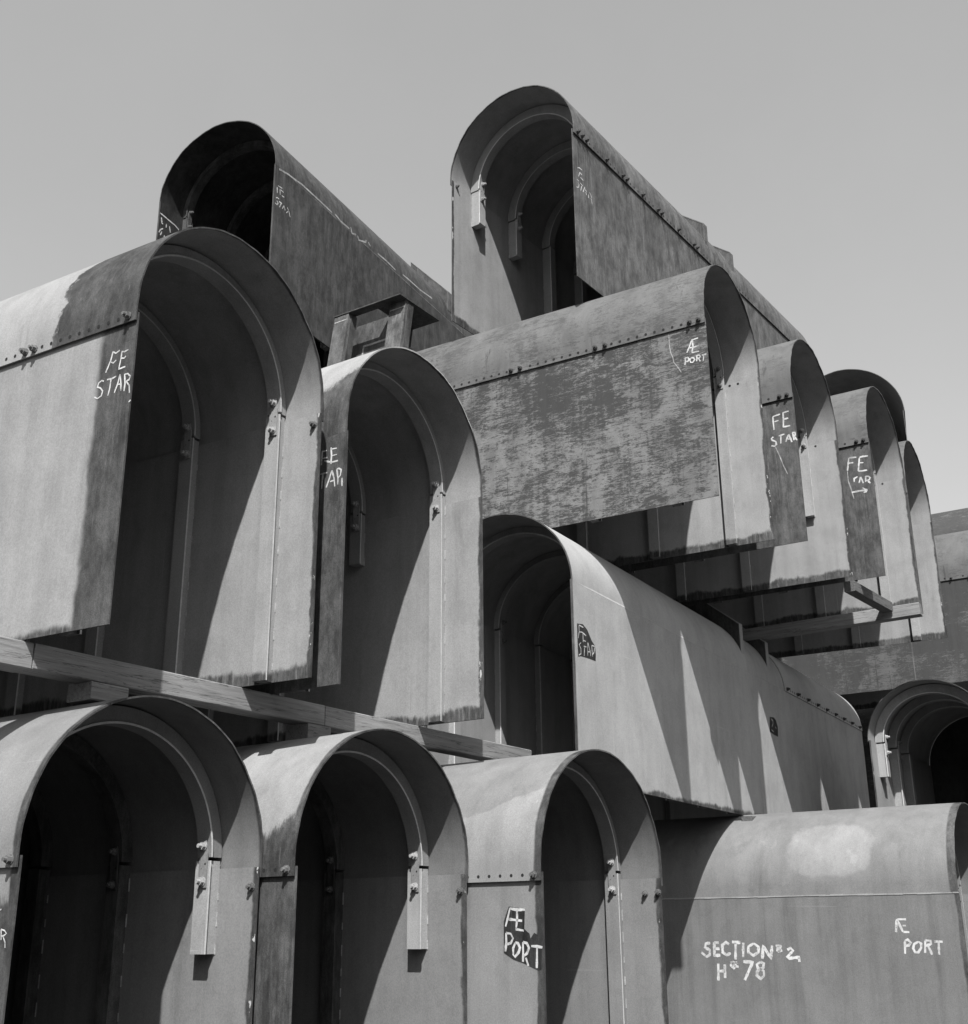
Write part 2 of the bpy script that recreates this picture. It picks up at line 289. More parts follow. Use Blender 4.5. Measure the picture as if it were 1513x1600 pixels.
# ---------------------------------------------------------------- painted marks (surface coordinates u, depth, height)
MARKS={
'A':[
('line',0.0132,[[[0,0.217,2.016],[0,0.23,1.952],[0,0.271,1.862]],[[0,0.214,2.01],[0,0.187,1.992],[0,0.15,2.006]],[[0,0.226,1.933],[0,0.202,1.92],[0,0.176,1.937]],[[0,0.124,1.994],[0,0.129,1.932],[0,0.141,1.853]],[[0,0.121,1.988],[0,0.098,1.981],[0,0.06,1.988]],[[0,0.123,1.937],[0,0.096,1.93],[0,0.081,1.943]],[[0,0.141,1.856],[0,0.109,1.858],[0,0.077,1.86]]]),
('line',0.0132,[[[0,0.282,1.797],[0,0.302,1.81],[0,0.333,1.796],[0,0.342,1.767],[0,0.309,1.752],[0,0.283,1.722],[0,0.292,1.686],[0,0.33,1.675],[0,0.363,1.694]],[[0,0.25,1.802],[0,0.201,1.797],[0,0.159,1.806]],[[0,0.209,1.792],[0,0.212,1.731],[0,0.224,1.673]],[[0,0.162,1.678],[0,0.137,1.74],[0,0.122,1.811]],[[0,0.122,1.811],[0,0.104,1.739],[0,0.097,1.679]],[[0,0.137,1.736],[0,0.106,1.734]],[[0,0.076,1.802],[0,0.062,1.728],[0,0.065,1.668]],[[0,0.075,1.799],[0,0.045,1.798],[0,0.016,1.77],[0,0.026,1.746],[0,0.055,1.74]],[[0,0.051,1.739],[0,0.018,1.7],[0,0.009,1.641]]]),
('line',0.0132,[[[0,0.008,1.571],[0,-0.009,1.584]]]),
],
'B':[
('line',0.0157,[[[0,0.261,2.074],[0,0.212,2.073]],[[0,0.264,2.008],[0,0.205,2.005]],[[0,0.263,2.082],[0,0.268,1.949]],[[0,0.165,2.09],[0,0.156,2.02],[0,0.159,1.935]],[[0,0.162,2.074],[0,0.099,2.069]],[[0,0.151,2.01],[0,0.096,2.01]],[[0,0.157,1.95],[0,0.08,1.949]],[[0,0.236,1.982],[0,0.171,1.956]]]),
('line',0.0157,[[[0,0.276,1.865],[0,0.199,1.864]],[[0,0.246,1.862],[0,0.25,1.8],[0,0.256,1.727]],[[0,0.204,1.727],[0,0.169,1.808],[0,0.147,1.873]],[[0,0.145,1.873],[0,0.119,1.797],[0,0.107,1.717]],[[0,0.163,1.773],[0,0.123,1.776]],[[0,0.091,1.872],[0,0.074,1.784],[0,0.074,1.729]],[[0,0.091,1.872],[0,0.068,1.874],[0,0.041,1.857],[0,0.048,1.807],[0,0.069,1.79]],[[0,0.029,1.778],[0,0.026,1.704]]]),
],
'U1':[
('line',0.0192,[[[0,0.27,1.927],[0,0.231,2.003],[0,0.189,2.093]],[[0,0.186,2.093],[0,0.185,1.991],[0,0.204,1.912]],[[0,0.186,2.084],[0,0.111,2.089]],[[0,0.243,1.989],[0,0.183,1.978],[0,0.113,1.983]],[[0,0.204,1.912],[0,0.11,1.907]]]),
('line',0.0192,[[[0,0.296,1.864],[0,0.297,1.818],[0,0.305,1.771]],[[0,0.296,1.864],[0,0.263,1.864],[0,0.245,1.836],[0,0.261,1.811],[0,0.294,1.812]],[[0,0.22,1.844],[0,0.238,1.82],[0,0.229,1.786],[0,0.202,1.779],[0,0.175,1.809],[0,0.187,1.838],[0,0.22,1.844]],[[0,0.147,1.859],[0,0.144,1.818],[0,0.152,1.78]],[[0,0.15,1.854],[0,0.114,1.856],[0,0.099,1.832],[0,0.117,1.814],[0,0.141,1.814]],[[0,0.123,1.809],[0,0.106,1.768]],[[0,0.079,1.844],[0,0.021,1.843]],[[0,0.054,1.84],[0,0.065,1.766]]]),
('chalk',0.0121,[[[0,0.494,2.252],[0,0.49,2.18],[0,0.491,2.08],[0,0.48,1.983],[0,0.456,1.913],[0,0.449,1.847],[0,0.408,1.778],[0,0.378,1.724],[0,0.359,1.684]]]),
],
'U2':[
('line',0.0238,[[[0,0.318,1.905],[0,0.319,1.821],[0,0.319,1.705]],[[0,0.318,1.908],[0,0.209,1.922]],[[0,0.301,1.824],[0,0.242,1.832]],[[0,0.166,1.937],[0,0.17,1.829],[0,0.181,1.708]],[[0,0.163,1.932],[0,0.084,1.938]],[[0,0.166,1.831],[0,0.1,1.834]],[[0,0.18,1.716],[0,0.084,1.714]]]),
('line',0.0238,[[[0,0.338,1.601],[0,0.371,1.58],[0,0.36,1.556],[0,0.308,1.522],[0,0.305,1.478],[0,0.334,1.457],[0,0.377,1.477]],[[0,0.26,1.597],[0,0.176,1.607]],[[0,0.229,1.59],[0,0.24,1.478]],[[0,0.167,1.486],[0,0.142,1.541],[0,0.117,1.586]],[[0,0.117,1.586],[0,0.096,1.523],[0,0.081,1.463]],[[0,0.147,1.521],[0,0.096,1.516]],[[0,0.061,1.601],[0,0.05,1.541],[0,0.048,1.484]],[[0,0.064,1.602],[0,0.024,1.599],[0,0.025,1.557],[0,0.047,1.533]],[[0,0.034,1.53],[0,0.005,1.474]]]),
('chalk',0.0146,[[[0,0.319,1.439],[0,0.268,1.277],[0,0.233,1.142],[0,0.185,1.005]]]),
],
'U3':[
('line',0.0257,[[[0,0.34,1.974],[0,0.358,1.887],[0,0.383,1.768]],[[0,0.337,1.973],[0,0.223,1.961]],[[0,0.346,1.887],[0,0.28,1.882]],[[0,0.176,1.944],[0,0.197,1.838],[0,0.218,1.726]],[[0,0.172,1.949],[0,0.121,1.951],[0,0.043,1.943]],[[0,0.185,1.858],[0,0.126,1.848]],[[0,0.218,1.726],[0,0.147,1.717],[0,0.081,1.716]]]),
('line',0.0257,[[[0,0.299,1.563],[0,0.293,1.619],[0,0.24,1.64]],[[0,0.228,1.528],[0,0.211,1.576],[0,0.193,1.624]],[[0,0.193,1.624],[0,0.175,1.569],[0,0.163,1.515]],[[0,0.116,1.62],[0,0.126,1.526]],[[0,0.116,1.617],[0,0.075,1.611],[0,0.049,1.58],[0,0.07,1.552],[0,0.112,1.549]],[[0,0.094,1.545],[0,0.058,1.493]]]),
('line',0.0257,[[[0,0.356,1.401],[0,0.254,1.402],[0,0.117,1.396]],[[0,0.183,1.442],[0,0.145,1.409],[0,0.114,1.396]],[[0,0.114,1.393],[0,0.138,1.369],[0,0.174,1.364]]]),
('chalk',0.0159,[[[0,0.385,1.756],[0,0.389,1.601],[0,0.361,1.466],[0,0.332,1.294]]]),
],
'T1':[
('line',0.0191,[[[0,0.057,1.914],[0,0.065,1.815]],[[0,0.072,1.947],[0,0.178,1.963]],[[0,0.127,1.92],[0,0.135,1.827]],[[0,0.145,1.919],[0,0.213,1.916]],[[0,0.178,1.841],[0,0.232,1.848]]]),
('line',0.0191,[[[0,0.115,1.745],[0,0.071,1.746],[0,0.042,1.723]],[[0,0.066,1.689],[0,0.099,1.666],[0,0.076,1.628],[0,0.027,1.63]],[[0,0.118,1.707],[0,0.189,1.713]],[[0,0.172,1.703],[0,0.138,1.622]],[[0,0.204,1.636],[0,0.243,1.708]],[[0,0.243,1.708],[0,0.275,1.647]],[[0,0.323,1.724],[0,0.361,1.692],[0,0.404,1.607]],[[0,0.304,1.622],[0,0.344,1.676]]]),
('chalk',0.0321,[[[0,0.077,2.234],[0,0.311,2.286],[0.001,0.484,2.299],[0.002,0.66,2.324],[0.002,0.876,2.323],[0.001,1.133,2.32],[0.001,1.473,2.312]],[[0.002,1.57,2.332],[0,1.744,2.297],[0.001,1.983,2.308]],[[0.004,2.025,2.358],[0,2.064,2.266],[0.001,2.185,2.309]],[[0.001,2.226,2.32],[0,2.268,2.255],[0.002,2.476,2.332],[0.007,2.502,2.386]],[[0.007,2.565,2.383],[0.002,2.624,2.337]],[[0.002,2.859,2.324],[0.002,3.122,2.337],[0.001,3.435,2.32]],[[0.004,3.692,2.363],[0.006,4.0,2.376],[0.006,4.289,2.376],[0.013,4.749,2.431]]]),
('line',0.0239,[[[2.126,0.002,2.082],[2.126,0.071,2.082],[2.126,0.204,2.07],[2.126,0.346,2.063],[2.126,0.448,2.032]],[[2.126,0.043,2.025],[2.126,0.062,1.935],[2.126,0.088,1.937]],[[2.126,0.162,1.979],[2.126,0.161,1.911]],[[2.126,0.232,1.978],[2.126,0.261,1.88]],[[2.126,0.016,1.749],[2.126,0.043,1.81],[2.126,0.097,1.861]],[[2.126,0.053,1.723],[2.126,0.079,1.797]],[[2.126,0.133,1.707],[2.126,0.143,1.767]],[[2.126,0.345,1.92],[2.126,0.357,1.893]],[[2.126,0.3,1.848],[2.126,0.314,1.876]]]),
],
'T2':[
('line',0.0184,[[[0,0.107,1.767],[0,0.16,1.792],[0,0.229,1.792]],[[0,0.164,1.723],[0,0.124,1.633]],[[0,0.164,1.723],[0,0.223,1.709]],[[0,0.176,1.646],[0,0.253,1.637]]]),
('line',0.0184,[[[0,0.076,1.559],[0,0.127,1.556]],[[0,0.099,1.526],[0,0.128,1.5],[0,0.111,1.444],[0,0.059,1.425]],[[0,0.161,1.549],[0,0.229,1.534]],[[0,0.202,1.52],[0,0.17,1.424]],[[0,0.231,1.436],[0,0.286,1.55]],[[0,0.286,1.55],[0,0.287,1.509],[0,0.339,1.501]],[[0,0.311,1.48],[0,0.326,1.436]],[[0,0.377,1.416],[0,0.381,1.476]],[[0,0.411,1.529],[0,0.445,1.511],[0,0.468,1.466]],[[0,0.449,1.45],[0,0.478,1.366]]]),
],
'R1':[
('patch',0.0005,[[[0,0.086,1.766],[0,0.245,1.79],[0,0.358,1.746],[0,0.467,1.639],[0,0.55,1.592],[0,0.568,1.491],[0,0.556,1.41],[0,0.373,1.408],[0,0.172,1.399],[0,0.088,1.379],[0,0.086,1.565]]]),
('line',0.0144,[[[0,0.137,1.758],[0,0.136,1.678],[0,0.104,1.596]],[[0,0.137,1.758],[0,0.252,1.753]],[[0,0.142,1.679],[0,0.216,1.689],[0,0.32,1.667]],[[0,0.236,1.679],[0,0.233,1.574]],[[0,0.24,1.599],[0,0.303,1.597]]]),
('line',0.0144,[[[0,0.174,1.558],[0,0.125,1.526],[0,0.168,1.487],[0,0.164,1.426],[0,0.11,1.402]],[[0,0.245,1.53],[0,0.319,1.534]],[[0,0.266,1.524],[0,0.246,1.413]],[[0,0.356,1.593],[0,0.343,1.435]],[[0,0.361,1.594],[0,0.422,1.487],[0,0.418,1.444]],[[0,0.347,1.483],[0,0.423,1.497]],[[0,0.462,1.58],[0,0.472,1.449]],[[0,0.462,1.58],[0,0.538,1.585],[0,0.521,1.51],[0,0.475,1.473]]]),
('patch',0.0003,[[[0,7.17,1.678],[0,7.384,1.703],[0,7.494,1.672],[0,7.571,1.571],[0,7.537,1.402],[0,7.33,1.408],[0,7.103,1.433]]]),
('line',0.0151,[[[0,7.225,1.662],[0,7.32,1.634],[0,7.323,1.594],[0,7.246,1.529]],[[0,7.203,1.478],[0,7.314,1.456]]]),
('line',0.0151,[[[0,7.415,1.551],[0,7.483,1.528]]]),
],
'D3':[
('patch',0.0005,[[[0,0.347,1.999],[0,0.215,1.982],[0,0.184,1.961],[0,0.192,1.819],[0,0.141,1.782],[0,0.132,1.745],[0,0.095,1.79],[0,0.059,1.773],[0,0.056,1.693],[0,0.02,1.693],[0,0.026,1.511],[0,0.062,1.498],[0,0.204,1.552],[0,0.307,1.58],[0,0.404,1.632],[0,0.4,1.882]]]),
('line',0.022,[[[0,0.382,1.84],[0,0.36,1.902],[0,0.334,1.986]],[[0,0.337,1.984],[0,0.273,1.973],[0,0.184,1.97]],[[0,0.263,1.967],[0,0.262,1.897],[0,0.276,1.819]],[[0,0.36,1.9],[0,0.264,1.889],[0,0.212,1.884]],[[0,0.279,1.819],[0,0.198,1.806]]]),
('line',0.022,[[[0,0.378,1.789],[0,0.376,1.717],[0,0.388,1.644]],[[0,0.378,1.789],[0,0.33,1.783],[0,0.307,1.746],[0,0.331,1.709],[0,0.368,1.701]],[[0,0.284,1.713],[0,0.308,1.669],[0,0.307,1.62],[0,0.291,1.602],[0,0.254,1.636],[0,0.238,1.673],[0,0.258,1.709],[0,0.284,1.713]],[[0,0.208,1.717],[0,0.207,1.637],[0,0.211,1.564]],[[0,0.208,1.717],[0,0.169,1.709],[0,0.149,1.673],[0,0.171,1.629],[0,0.203,1.609]],[[0,0.182,1.597],[0,0.158,1.533]],[[0,0.126,1.687],[0,0.067,1.683],[0,0.016,1.677]],[[0,0.069,1.677],[0,0.072,1.597],[0,0.076,1.518]]]),
],
'D4':[
('line',0.0406,[[[0,3.355,1.61],[0,3.421,1.605],[0,3.436,1.553],[0,3.368,1.522],[0,3.372,1.46],[0,3.421,1.434],[0,3.494,1.491]],[[0,3.295,1.62],[0,3.31,1.434]],[[0,3.296,1.615],[0,3.231,1.615]],[[0,3.296,1.538],[0,3.225,1.538]],[[0,3.302,1.45],[0,3.22,1.455]],[[0,3.081,1.595],[0,3.126,1.62],[0,3.181,1.584],[0,3.182,1.492],[0,3.127,1.456],[0,3.067,1.482]],[[0,3.038,1.625],[0,2.918,1.615]],[[0,2.987,1.615],[0,3.004,1.4]],[[0,2.878,1.615],[0,2.893,1.431]],[[0,2.73,1.605],[0,2.808,1.564],[0,2.814,1.493],[0,2.749,1.452],[0,2.672,1.493],[0,2.666,1.564],[0,2.73,1.605]],[[0,2.623,1.413],[0,2.602,1.579],[0,2.505,1.418],[0,2.474,1.579]]]),
('line',0.0406,[[[0,2.424,1.574],[0,2.346,1.574]],[[0,2.403,1.504],[0,2.34,1.519]],[[0,2.357,1.579],[0,2.381,1.494]],[[0,2.391,1.574],[0,2.408,1.504]],[[0,2.268,1.524],[0,2.222,1.549],[0,2.192,1.515],[0,2.276,1.439],[0,2.25,1.42],[0,2.107,1.435]],[[0,2.118,1.43],[0,2.118,1.376]]]),
('line',0.0406,[[[0,3.258,1.347],[0,3.271,1.133]],[[0,3.165,1.338],[0,3.173,1.165]],[[0,3.259,1.25],[0,3.166,1.256]]]),
('line',0.0406,[[[0,3.091,1.328],[0,2.966,1.309]],[[0,3.052,1.38],[0,3.032,1.278]],[[0,3.077,1.359],[0,2.985,1.36]],[[0,2.995,1.37],[0,3.06,1.288]],[[0,2.898,1.375],[0,2.762,1.371],[0,2.821,1.27],[0,2.894,1.143]],[[0,2.654,1.372],[0,2.708,1.342],[0,2.695,1.291],[0,2.619,1.262],[0,2.619,1.202],[0,2.667,1.162],[0,2.72,1.201],[0,2.709,1.256],[0,2.621,1.302],[0,2.611,1.352],[0,2.654,1.372]]]),
('line',0.0314,[[[0,0.824,1.739],[0,0.807,1.831],[0,0.796,1.895]],[[0,0.794,1.892],[0,0.681,1.891]],[[0,0.79,1.875],[0,0.767,1.819],[0,0.736,1.741]],[[0,0.733,1.816],[0,0.693,1.816]],[[0,0.733,1.741],[0,0.659,1.738]]]),
('line',0.0314,[[[0,0.742,1.482],[0,0.726,1.636]],[[0,0.726,1.636],[0,0.69,1.65],[0,0.654,1.614],[0,0.687,1.581],[0,0.728,1.572]],[[0,0.561,1.625],[0,0.616,1.597],[0,0.636,1.548],[0,0.616,1.498],[0,0.577,1.499],[0,0.536,1.553],[0,0.53,1.603],[0,0.561,1.625]],[[0,0.495,1.493],[0,0.477,1.635]],[[0,0.479,1.641],[0,0.412,1.635],[0,0.411,1.597],[0,0.476,1.575]],[[0,0.448,1.575],[0,0.413,1.472]],[[0,0.368,1.627],[0,0.268,1.624]],[[0,0.316,1.619],[0,0.329,1.472]]]),
],
'D1':[
('line',0.0089,[[[0,0.107,1.846],[0,0.095,1.785]],[[0,0.107,1.846],[0,0.071,1.838],[0,0.051,1.822],[0,0.072,1.81],[0,0.099,1.806]],[[0,0.082,1.806],[0,0.055,1.773],[0,0.049,1.741]]]),
('line',0.0089,[[[0,0.143,1.953],[0,0.127,1.961]]]),
],
}


TP = T_ = .014      # plate thickness
def circ(W, rise):
    r = W/2; return r, min(rise, r), max(0.0, rise-r)

def duct(key, name, label, x, y, z, yaw, W, rise, H, L, kind, mats, ribs=(), bolts=(), hole_step=.12, holes=None, seam=True, cut=None, inner_bolts=(), split=None, group='steel duct sections stacked in the yard', nrib_near=True, rib_mat=None, weld=True, ribp=.10, flush=False):
    """one arched duct section. z is the bottom; kind 'L' opens towards -Y, 'R' towards -X.  local y = depth, z = height"""
    e = bpy.data.objects.new(name, None); COL.objects.link(e); e.empty_display_size = .3
    e.location = (x, y, z); e.rotation_euler = (0, 0, yaw if kind == 'L' else yaw-math.pi/2)
    tag(e, label, 'duct section', group)
    s = 1 if kind == 'L' else -1
    r, rz, sk = circ(W, rise); Hc = H+sk
    P = lambda u, v, w: (s*u, v, w)
    m_side, m_arch, m_in, m_inarch = mats
    T_ = TP+.010 if seam and not flush else TP; SO = T_-TP+.001 if seam and not flush else 0   # the skirt stands a little off the plate
    # arch shell ------------------------------------------------
    NS = 144
    def prof(off):
        pts = [(-off, H)]
        for i in range(NS+1):
            t = math.pi*i/NS; pts.append((r-(r+off)*math.cos(t), Hc+(rz+off)*math.sin(t)))
        pts.append((W+off, H)); return pts
    def shell(nm, v0, v1, o0, o1, mo, mi_, bot=None):
        bm = bmesh.new(); po, pi_ = prof(o1), prof(o0)
        ny = max(2, int((v1-v0)/.5)); k = len(po)
        V = []; sd_ = rnd.uniform(0, 6)
        for j in range(ny+1):
            v = v0+(v1-v0)*j/ny
            nick = [(.003*math.sin(i*.21+sd_)+.0018*math.sin(i*.67+2*sd_)+rnd.uniform(-.001, .001)) if j == 0 and v0 == 0 else 0 for i in range(k)]
            bul = [1+(0 if flush or not seam else .0016)*math.sin(i*.09+sd_+j*.9) for i in range(k)]
            V.append(([bm.verts.new(P(r+(a-r)*q_, v+d_, b)) for (a, b), d_, q_ in zip(po, nick, bul)], [bm.verts.new(P(r+(a-r)*q_, v+d_, b)) for (a, b), d_, q_ in zip(pi_, nick, bul)]))
        for (a, b), (c, d) in zip(V, V[1:]):
            for i in range(k-1):
                f = bm.faces.new((a[i], a[i+1], c[i+1], c[i])); f.smooth = True; f.material_index = 0
                f = bm.faces.new((b[i], d[i], d[i+1], b[i+1])); f.smooth = True; f.material_index = 1
            bm.faces.new((a[0], c[0], d[0], b[0])); bm.faces.new((a[-1], b[-1], d[-1], c[-1]))
        for (a, b) in (V[0], V[-1]):
            for i in range(k-1): bm.faces.new((a[i], b[i], b[i+1], a[i+1]))
        for ed in bm.edges:
            if any(not f.smooth for f in ed.link_faces): ed.smooth = False
        return link(nm, bm, [mo, mi_], e)
    if split:
        shell('arch_shell', 0, split-.014, SO, T_, m_arch, m_inarch)
        shell('bolted_arch_panel', split, L, .006, T_+.014, m_arch, m_inarch)
    else:
        shell('arch_shell', 0, L, SO, T_, m_arch, m_inarch)
    # side plates ------------------------------------------------
    top = H+.07 if sk > .03 else H+.02
    off = -TP+.0006       # seamless ducts: plate flush with the shell
    for side in (0, 1):
        bm = bmesh.new()
        u0, u1 = (off, TP) if side == 0 else (W-TP, W-off)
        if seam and not flush: u0, u1 = (.001, TP) if side == 0 else (W-TP, W-.001)
        ny = max(2, int(L/.6)); rings = []
        for j in range(ny+1):
            v = L*j/ny
            rings.append([P(u0, v, 0), P(u1, v, 0), P(u1, v, top if seam and not flush else H+.02), P(u0, v, top if seam and not flush else H+.02)])
        outer = 3 if side == 0 else 1
        mis = [1, 1, 1, 1]; mis[outer] = 0
        sweep(bm, rings, smooth=False, mis=mis)
        link('side_plate', bm, [m_side, M['inner_dark'] if side == 0 else m_in], e)  # near wall's inner face coloured dark to cut bounced light
    bm = bmesh.new()      # back closure added so the interior stays dark
    pr = prof(0); ring = [(TP, .0)]+[(min(max(a, TP), W-TP), b) for a, b in pr]+[(W-TP, .0)]
    sweep(bm, [[P(a, L-.05+d, b) for a, b in ring] for d in (0, .012)], smooth=False)
    link('added_back_closure', bm, M['inner_dark'], e)
    if flush == 'weld':      # pale weld bead along the joint
        bm = bmesh.new(); v = 0.0
        while v < L-.1:
            l_ = rnd.uniform(.06, .2); hz_ = rnd.uniform(.006, .011); dz = rnd.uniform(-.003, .003)
            box(bm, *sorted((s*(-TP-.006), s*(-TP+.004))), v, v+l_, H+dz-hz_, H+dz+hz_); v += l_-.004
        o = link('weld_seam', bm, M['rib'], e); o['kind'] = 'stuff'
    # ribs -------------------------------------------------------
    p1, p2, a0, a1 = ribp-.016, ribp, .020, .13      # web depth, flange depth, web start, web end (axial)
    prof_r = [(a0, 0), (a0, p1), (-.004, p1), (-.004, p2), (a1+.012, p2), (a1+.012, p1), (a1, p1), (a1, 0)]
    rm = rib_mat or M['rib']
    beads = bmesh.new(); nb = 0
    for k, v0 in enumerate(ribs):
        bm = bmesh.new(); rings = []
        for i in range(NS//2+1):
            t = math.pi*i/(NS//2)
            c, sn = math.cos(t), math.sin(t)
            rings.append([P(r-(r-TP*.2-p)*c, v0+a, Hc+.02+(rz-.021-TP*.2-p)*sn) for a, p in prof_r])
        sweep(bm, rings, mis=[0, 0, 1, 0, 0, 0, 0, 0]); rk_ = M['rib_dark'] if key[0] == 'D' and k > 0 else rm  # deeper bottom-row ribs go dark by colour, imitating interior shade
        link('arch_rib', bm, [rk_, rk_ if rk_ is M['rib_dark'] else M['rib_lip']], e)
        for side in (0, 1):
            if side == 0 and not nrib_near: continue
            zb = 0.0
            if cut and k in cut: zb = cut[k]
            zt = Hc-.006
            bm = bmesh.new()
            fu = (lambda p: TP+p) if side == 0 else (lambda p: W-TP-p)
            sweep(bm, [[P(fu(p), v0+a, zz) for a, p in prof_r] for zz in (zb+.004, zt)], smooth=False, mis=[0, 0, 1, 0, 0, 0, 0, 0])
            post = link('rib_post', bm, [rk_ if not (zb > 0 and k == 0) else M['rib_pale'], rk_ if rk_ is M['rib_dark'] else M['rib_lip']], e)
            if side == 1 and k < 2:
                # splice plate with two bolts and two open holes
                bm = bmesh.new(); uf = W-TP-p2
                pts = [(v0+.012, Hc-.20), (v0+.085, Hc-.20), (v0+.095, Hc-.10), (v0+.095, Hc+.14), (v0+.03, Hc+.14), (v0+.012, Hc+.05)]
                lean = lambda zz: .008*max(0, zz-Hc)/.14
                A_ = [bm.verts.new(P(uf-lean(b)-.0005, a, b)) for a, b in pts]; B_ = [bm.verts.new(P(uf-.012-lean(b), a, b)) for a, b in pts]
                q = len(pts)
                for i in range(q): bm.faces.new((A_[i], A_[(i+1) % q], B_[(i+1) % q], B_[i]))
                bm.faces.new(A_[::-1]); bm.faces.new(B_)
                sp = link('splice_plate', bm, rk_, post)
                rot = Matrix.Rotation(-s*math.pi/2, 4, 'Y')
                for zz in (Hc-.155, Hc+.10):
                    inst('bolt', BOLTP if zb > 0 or key in 'ABD3' else BOLT, post, Matrix.Translation(P(uf-.012-lean(zz), v0+.05, zz)) @ rot)
                bm = bmesh.new()
                for (aa, zz) in ((.03, Hc-.03), (.072, Hc-.06), (.05, Hc+.02)):
                    ring = [bm.verts.new(P(uf-.0145, v0+aa+.009*math.cos(t), zz+.009*math.sin(t))) for t in [i*math.pi/4 for i in range(8)]]
                    bm.faces.new(ring)
                hh = link('bolt_holes', bm, M['hole'], post); hh['kind'] = 'stuff'
            if side == 1 and k < 3 and weld:
                zz = max(zb, .1)
                while zz < Hc-.2:
                    ln = rnd.uniform(.05, .11)
                    box(beads, *sorted((s*(W-TP), s*(W-TP-.007))), v0+a0-.007, v0+a0, zz, zz+ln); nb += 1
                    zz += rnd.uniform(.17, .27)
    if nb:
        o = link('weld_beads', beads, M['weld'], e); o['kind'] = 'stuff'
    else: beads.free()
    # seam bolts and open holes ----------------------------------
    if seam and holes is not False:
        hr = {'A': .015, 'D': .015}.get(key[0], .019); zs = H+.045; hm = bmesh.new(); nh = 0
        rotn = Matrix.Rotation(-s*math.pi/2, 4, 'Y')
        uo = -T_-.0005 - (.014 if split else 0)
        for v in bolts: inst('bolt', BOLTD if kind == 'R' or key.startswith('U') else BOLT, e, Matrix.Translation(P(uo, v, zs)) @ rotn @ Matrix.Rotation(rnd.random()*3, 4, 'Z'))
        v = (split or 0)+.07
        while v < (holes or min(L, 5)):
            if all(abs(v-b) > .05 for b in bolts):
                ring = [hm.verts.new(P(uo-.0012, v+hr*math.cos(t), zs+hr*math.sin(t))) for t in [i*math.pi/4 for i in range(8)]]
                hm.faces.new(ring); nh += 1
                if not split and key[0] in 'UDX':      # holes of the far seam, seen from inside
                    ring = [hm.verts.new(P(W-TP-.0012, v+hr*math.cos(t), zs-.005+hr*math.sin(t))) for t in [i*math.pi/4 for i in range(8)]]
                    if key[0] == 'U': hm.faces.new(ring)
            v += hole_step
        if nh: o = link('bolt_holes', hm, M['hole'], e); o['kind'] = 'stuff'
        else: hm.free()
    rotf = Matrix.Rotation(-s*math.pi/2, 4, 'Y')
    for (v, zz) in inner_bolts: inst('bolt', BOLT, e, Matrix.Translation(P(W-TP, v, zz)) @ rotf)
    # painted marks ----------------------------------------------
    for kind_, wd, strokes in MARKS.get(key, ()):
        bm = bmesh.new()
        def nrm(p):
            if p[0] > W*.8: return Vector((-1, 0, 0))
            if p[2] <= Hc: return Vector((-1, 0, 0))
            return Vector((p[0]-r, 0, (p[2]-Hc)*r/rz)).normalized()
        lift = {'patch': .0007, 'chalk': .0012, 'line': .0016}[kind_]
        for st in strokes:
            pts = [Vector(p) for p in st]
            pts = [p+nrm(p)*((T_ if (p.z > H or flush or not seam) and p.x < W*.8 else 0)+lift) for p in pts]
            if kind_ == 'patch':
                bm.faces.new([bm.verts.new(P(p.x, p.y, p.z)) for p in pts]); continue
            # resample with a little hand wobble
            rs = []
            for a, b in zip(pts, pts[1:]):
                q = max(1, int((b-a).length/.03))
                for i in range(q): rs.append(a.lerp(b, i/q))
            rs.append(pts[-1]); rows = []
            for i, p in enumerate(rs):
                d = (rs[min(i+1, len(rs)-1)]-rs[max(i-1, 0)]).normalized(); nn = nrm(st[0] if p.z <= Hc else p)
                t = d.cross(nn).normalized()
                hw = wd*.5*rnd.uniform(.72, 1.2)*(.8 if i in (0, len(rs)-1) else 1)
                rows.append((p+t*hw, p-t*hw))
            if len(rows) > 1:
                vv = [(bm.verts.new(P(*a)), bm.verts.new(P(*b))) for a, b in rows]
                for (a, b), (c, d_) in zip(vv, vv[1:]): bm.faces.new((a, b, d_, c))
        nm = {'line': 'painted_lettering', 'chalk': 'chalk_line', 'patch': 'bare_patch'}[kind_]
        link(nm, bm, M[{'line': 'mark', 'chalk': 'chalk', 'patch': 'patch'}[kind_]], e)
    e['_W'] = W
    return e

def rr_(n, step=1.0, s=.40): return [s+step*i for i in range(n)]

# ---------------------------------------------------------------- the yard
bm = bmesh.new(); S_ = 600; nn = 24
vv = [[bm.verts.new((-S_+2*S_*i/nn, -S_+2*S_*j/nn, 0)) for i in range(nn+1)] for j in range(nn+1)]
for j in range(nn):
    for i in range(nn): bm.faces.new((vv[j][i], vv[j][i+1], vv[j+1][i+1], vv[j+1][i]))
g = link('ground', bm, M['ground']); g['kind'] = 'structure'
bm = bmesh.new(); rings = []        # added unseen ring of high ground, keeps low sky light off interiors
hr_ = random.Random(3); ph = [(hr_.uniform(0, 6.28), hr_.uniform(.5, 1)) for _ in range(9)]
for rad, hk in ((150, -.5), (185, 14), (230, 40), (290, 66), (380, 82), (520, 60), (700, -2)):
    ring = []
    for i in range(120):
        a = 2*math.pi*i/120
        q = 1+sum(.11*kk*math.sin(a*(n_+1)+p_+rad*.004*n_) for n_, (p_, kk) in enumerate(ph))/1.6
        ring.append(bm.verts.new((rad*math.cos(a), rad*math.sin(a), hk*q if hk > 0 else hk)))
    rings.append(ring)
for a_, b_ in zip(rings, rings[1:]):
    for i in range(120):
        f = bm.faces.new((a_[i], a_[(i+1) % 120], b_[(i+1) % 120], b_[i])); f.smooth = True
h_ = link('sky_blocking_ring', bm, M['ground']); h_['kind'] = 'structure'

IN = (M['inner'], M['inner_arch'])
E = EYE
Rd = math.radians
